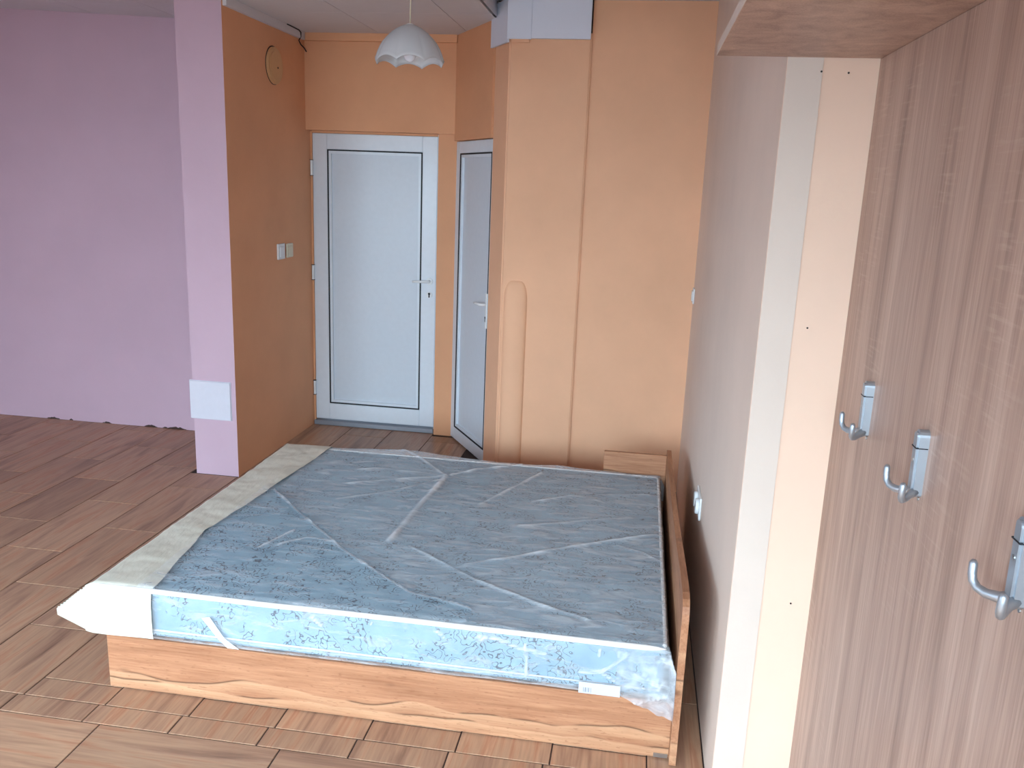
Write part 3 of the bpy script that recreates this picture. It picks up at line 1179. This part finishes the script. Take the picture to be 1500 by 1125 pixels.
add_box(bm, -0.0213, -0.001, -hw - 0.0003, hw + 0.0003, 0.0905, 0.0925)
link('groove', bm_mesh('groove', bm), 'gasket', hook)
for sgn in (1, -1):
    pts = [(-0.008, 0.003 * sgn, 0.010), (-0.022, 0.012 * sgn, 0.004), (-0.034, 0.028 * sgn, 0.001), (-0.041, 0.040 * sgn, 0.003), (-0.045, 0.047 * sgn, 0.010), (-0.046, 0.050 * sgn, 0.020), (-0.046, 0.051 * sgn, 0.034), (-0.046, 0.051 * sgn, 0.0385)]
    tube('prong', pts, [0.010, 0.008, 0.0068, 0.0062, 0.006, 0.006, 0.0058, 0.003], 'metal', hook, 12)
for y, z in ((hw + 0.001, 0.078), (hw + 0.001, 0.022)):
    pass
link_s = cyl('screw', (-0.0192, 0, 0.068), (1, 0, 0), 0.004, 0.003, 'steel', hook, 12)
cyl('screw', (-0.0005, 0, -0.006), (1, 0, 0), 0.0035, 0.003, 'steel', hook, 12)
tag(hook, 'satin grey double coat hook on the oak panel nearest the bed', 'coat hook', 'double coat hooks on the oak panel')


def copy_tree(o, parent=None):
    c = o.copy()
    COL.objects.link(c)
    c.parent = parent
    for chd in list(o.children):
        copy_tree(chd, c)
    return c


h2 = copy_tree(hook)
h2.location = (0.531, 1.552, 1.258)
h2['label'] = 'satin grey double coat hook, middle one on the oak panel'
h3 = copy_tree(hook)
h3.location = (0.531, 1.12, 1.262)
h3['label'] = 'satin grey double coat hook on the oak panel furthest from the bed'

# ------------------------------------------------------------------ pendant lamp
LX, LY = -1.108, 4.0
lamp = empty('pendant_lamp', (LX, LY, 2.70))
tag(lamp, 'white scalloped glass pendant lamp hanging before the entrance door', 'lamp')
cyl('ceiling_rose', (0, 0, -0.012), (0, 0, 1), 0.04, 0.024, 'plastic', lamp, 28, 0.004)
tube('cord', [(0, 0, -0.02), (0.002, 0, -0.12), (0, 0, -0.235)], 0.0032, 'cream_plastic', lamp, 8)
cyl('lamp_holder', (0, 0, -0.262), (0, 0, 1), 0.019, 0.066, 'plastic', lamp, 20, 0.003)


def scallop(p, a, r, z):
    k = max(0.0, (r - 0.105) / 0.056)
    lob = abs(math.sin(a * 4 + 0.4))               # eight scallops with points between them
    zz = z + k * (0.022 * (lob ** 0.8) - 0.010)
    rr = r * (1 + 0.015 * k * math.cos(8 * a + 0.8))
    return (rr * math.cos(a), rr * math.sin(a), zz)


prof = [(0.016, 0.0), (0.030, -0.004), (0.055, -0.016), (0.082, -0.034), (0.105, -0.056), (0.124, -0.080), (0.138, -0.105), (0.148, -0.128), (0.154, -0.146), (0.160, -0.160)]
bm = lathe_bm(prof, 128, scallop)
sh = link('shade', bm_mesh('shade', bm, True), 'shade', lamp, (0, 0, -0.232))
so = sh.modifiers.new('thick', 'SOLIDIFY')
so.thickness = 0.003
bm = lathe_bm([(0.001, -0.100), (0.012, -0.098), (0.022, -0.090), (0.029, -0.076), (0.030, -0.064), (0.026, -0.048), (0.018, -0.030), (0.014, -0.016), (0.014, 0.0)], 28)
link('bulb', bm_mesh('bulb', bm, True), 'bulb', lamp, (0, 0, -0.292))

# ------------------------------------------------------------------ small fittings
# switch on the orange side wall: flat cover and a raised rocker
sw = empty('light_switch', (-2.30, 5.30, 1.30))
tag(sw, 'cream double light switch on the orange wall beside the entrance door', 'switch')
box('cover_plate', 0, 0.012, -0.115, -0.008, -0.048, 0.052, 'plastic', sw, 0.004, 2)
box('cover_plate', 0, 0.014, 0.022, 0.122, -0.045, 0.047, 'cream_plastic', sw, 0.0065, 2)
box('rocker', 0.012, 0.019, -0.095, -0.028, -0.033, 0.033, 'plastic', sw, 0.003, 1)
box('rocker', 0.0142, 0.019, 0.042, 0.102, -0.033, 0.033, 'cream_plastic', sw, 0.003, 1)

vt = empty('vent_cap', (-2.30, 5.20, 2.43))
tag(vt, 'round painted-over vent cap high on the orange wall', 'vent cap')
cyl('disc', (0.009, 0, 0), (1, 0, 0), 0.108, 0.018, 'tan_cover', vt, 40, 0.004)
cyl('shadow_ring', (0.0012, 0.003, 0.002), (1, 0, 0), 0.113, 0.0022, 'chip_and_shadow', vt, 40)  # dark ring painted in for the cap's shadow on the wall
cyl('inner_disc', (0.020, 0, 0), (1, 0, 0), 0.085, 0.004, 'tan_cover', vt, 40, 0.001)
cyl('screw', (0.023, 0.02, -0.01), (1, 0, 0), 0.006, 0.003, 'chip_and_shadow', vt, 12)


def wall_plate(name, y, z, w_, h_, label, cat):
    e = empty(name, (0.317, y, z))
    tag(e, label, cat)
    box('frame', -0.009, 0, -w_ / 2, w_ / 2, -h_ / 2, h_ / 2, 'plastic', e, 0.004, 2)
    return e


ws = wall_plate('wall_switch', 4.90, 1.205, 0.085, 0.085, 'white light switch high in the corner of the pale wall', 'switch')
box('rocker', -0.015, -0.009, -0.028, 0.028, -0.028, 0.028, 'plastic', ws, 0.002)
so_ = wall_plate('power_socket', 3.40, 0.525, 0.17, 0.095, 'white double power socket low on the pale wall by the headboard', 'socket')
for y in (-0.042, 0.042):
    s_ = cyl('socket_well', (-0.015, y, 0), (1, 0, 0), 0.032, 0.014, 'plastic', so_, 28, 0.002)
    bm = bmesh.new()
    for dy in (-0.0095, 0.0095):
        add_box(bm, -0.0226, -0.0221, y + dy - 0.0025, y + dy + 0.0025, -0.0025, 0.0025)
    link('pin_holes', bm_mesh('pin_holes', bm), 'gasket', s_)

cv = empty('access_cover', (-2.46, 4.56, 0.465))
tag(cv, 'white square plastic cover low on the pink wall stub', 'cover')
box('cover_plate', -0.125, 0.130, -0.012, 0, -0.115, 0.115, 'lilac_plastic', cv, 0.003, 2)
box('rim', -0.128, 0.133, -0.004, 0, -0.118, 0.118, 'lilac_plastic', cv, 0.001)

cb = tube('cable_stub', [(-2.275, 5.37, 2.698), (-2.274, 5.47, 2.696), (-2.274, 5.555, 2.694), (-2.274, 5.585, 2.685), (-2.278, 5.592, 2.66), (-2.285, 5.575, 2.635), (-2.283, 5.60, 2.615), (-2.280, 5.65, 2.60), (-2.284, 5.695, 2.585)], 0.004, 'dark', None, 8)
tag(cb, 'dark cable stub in the ceiling corner above the vent cap', 'cable')
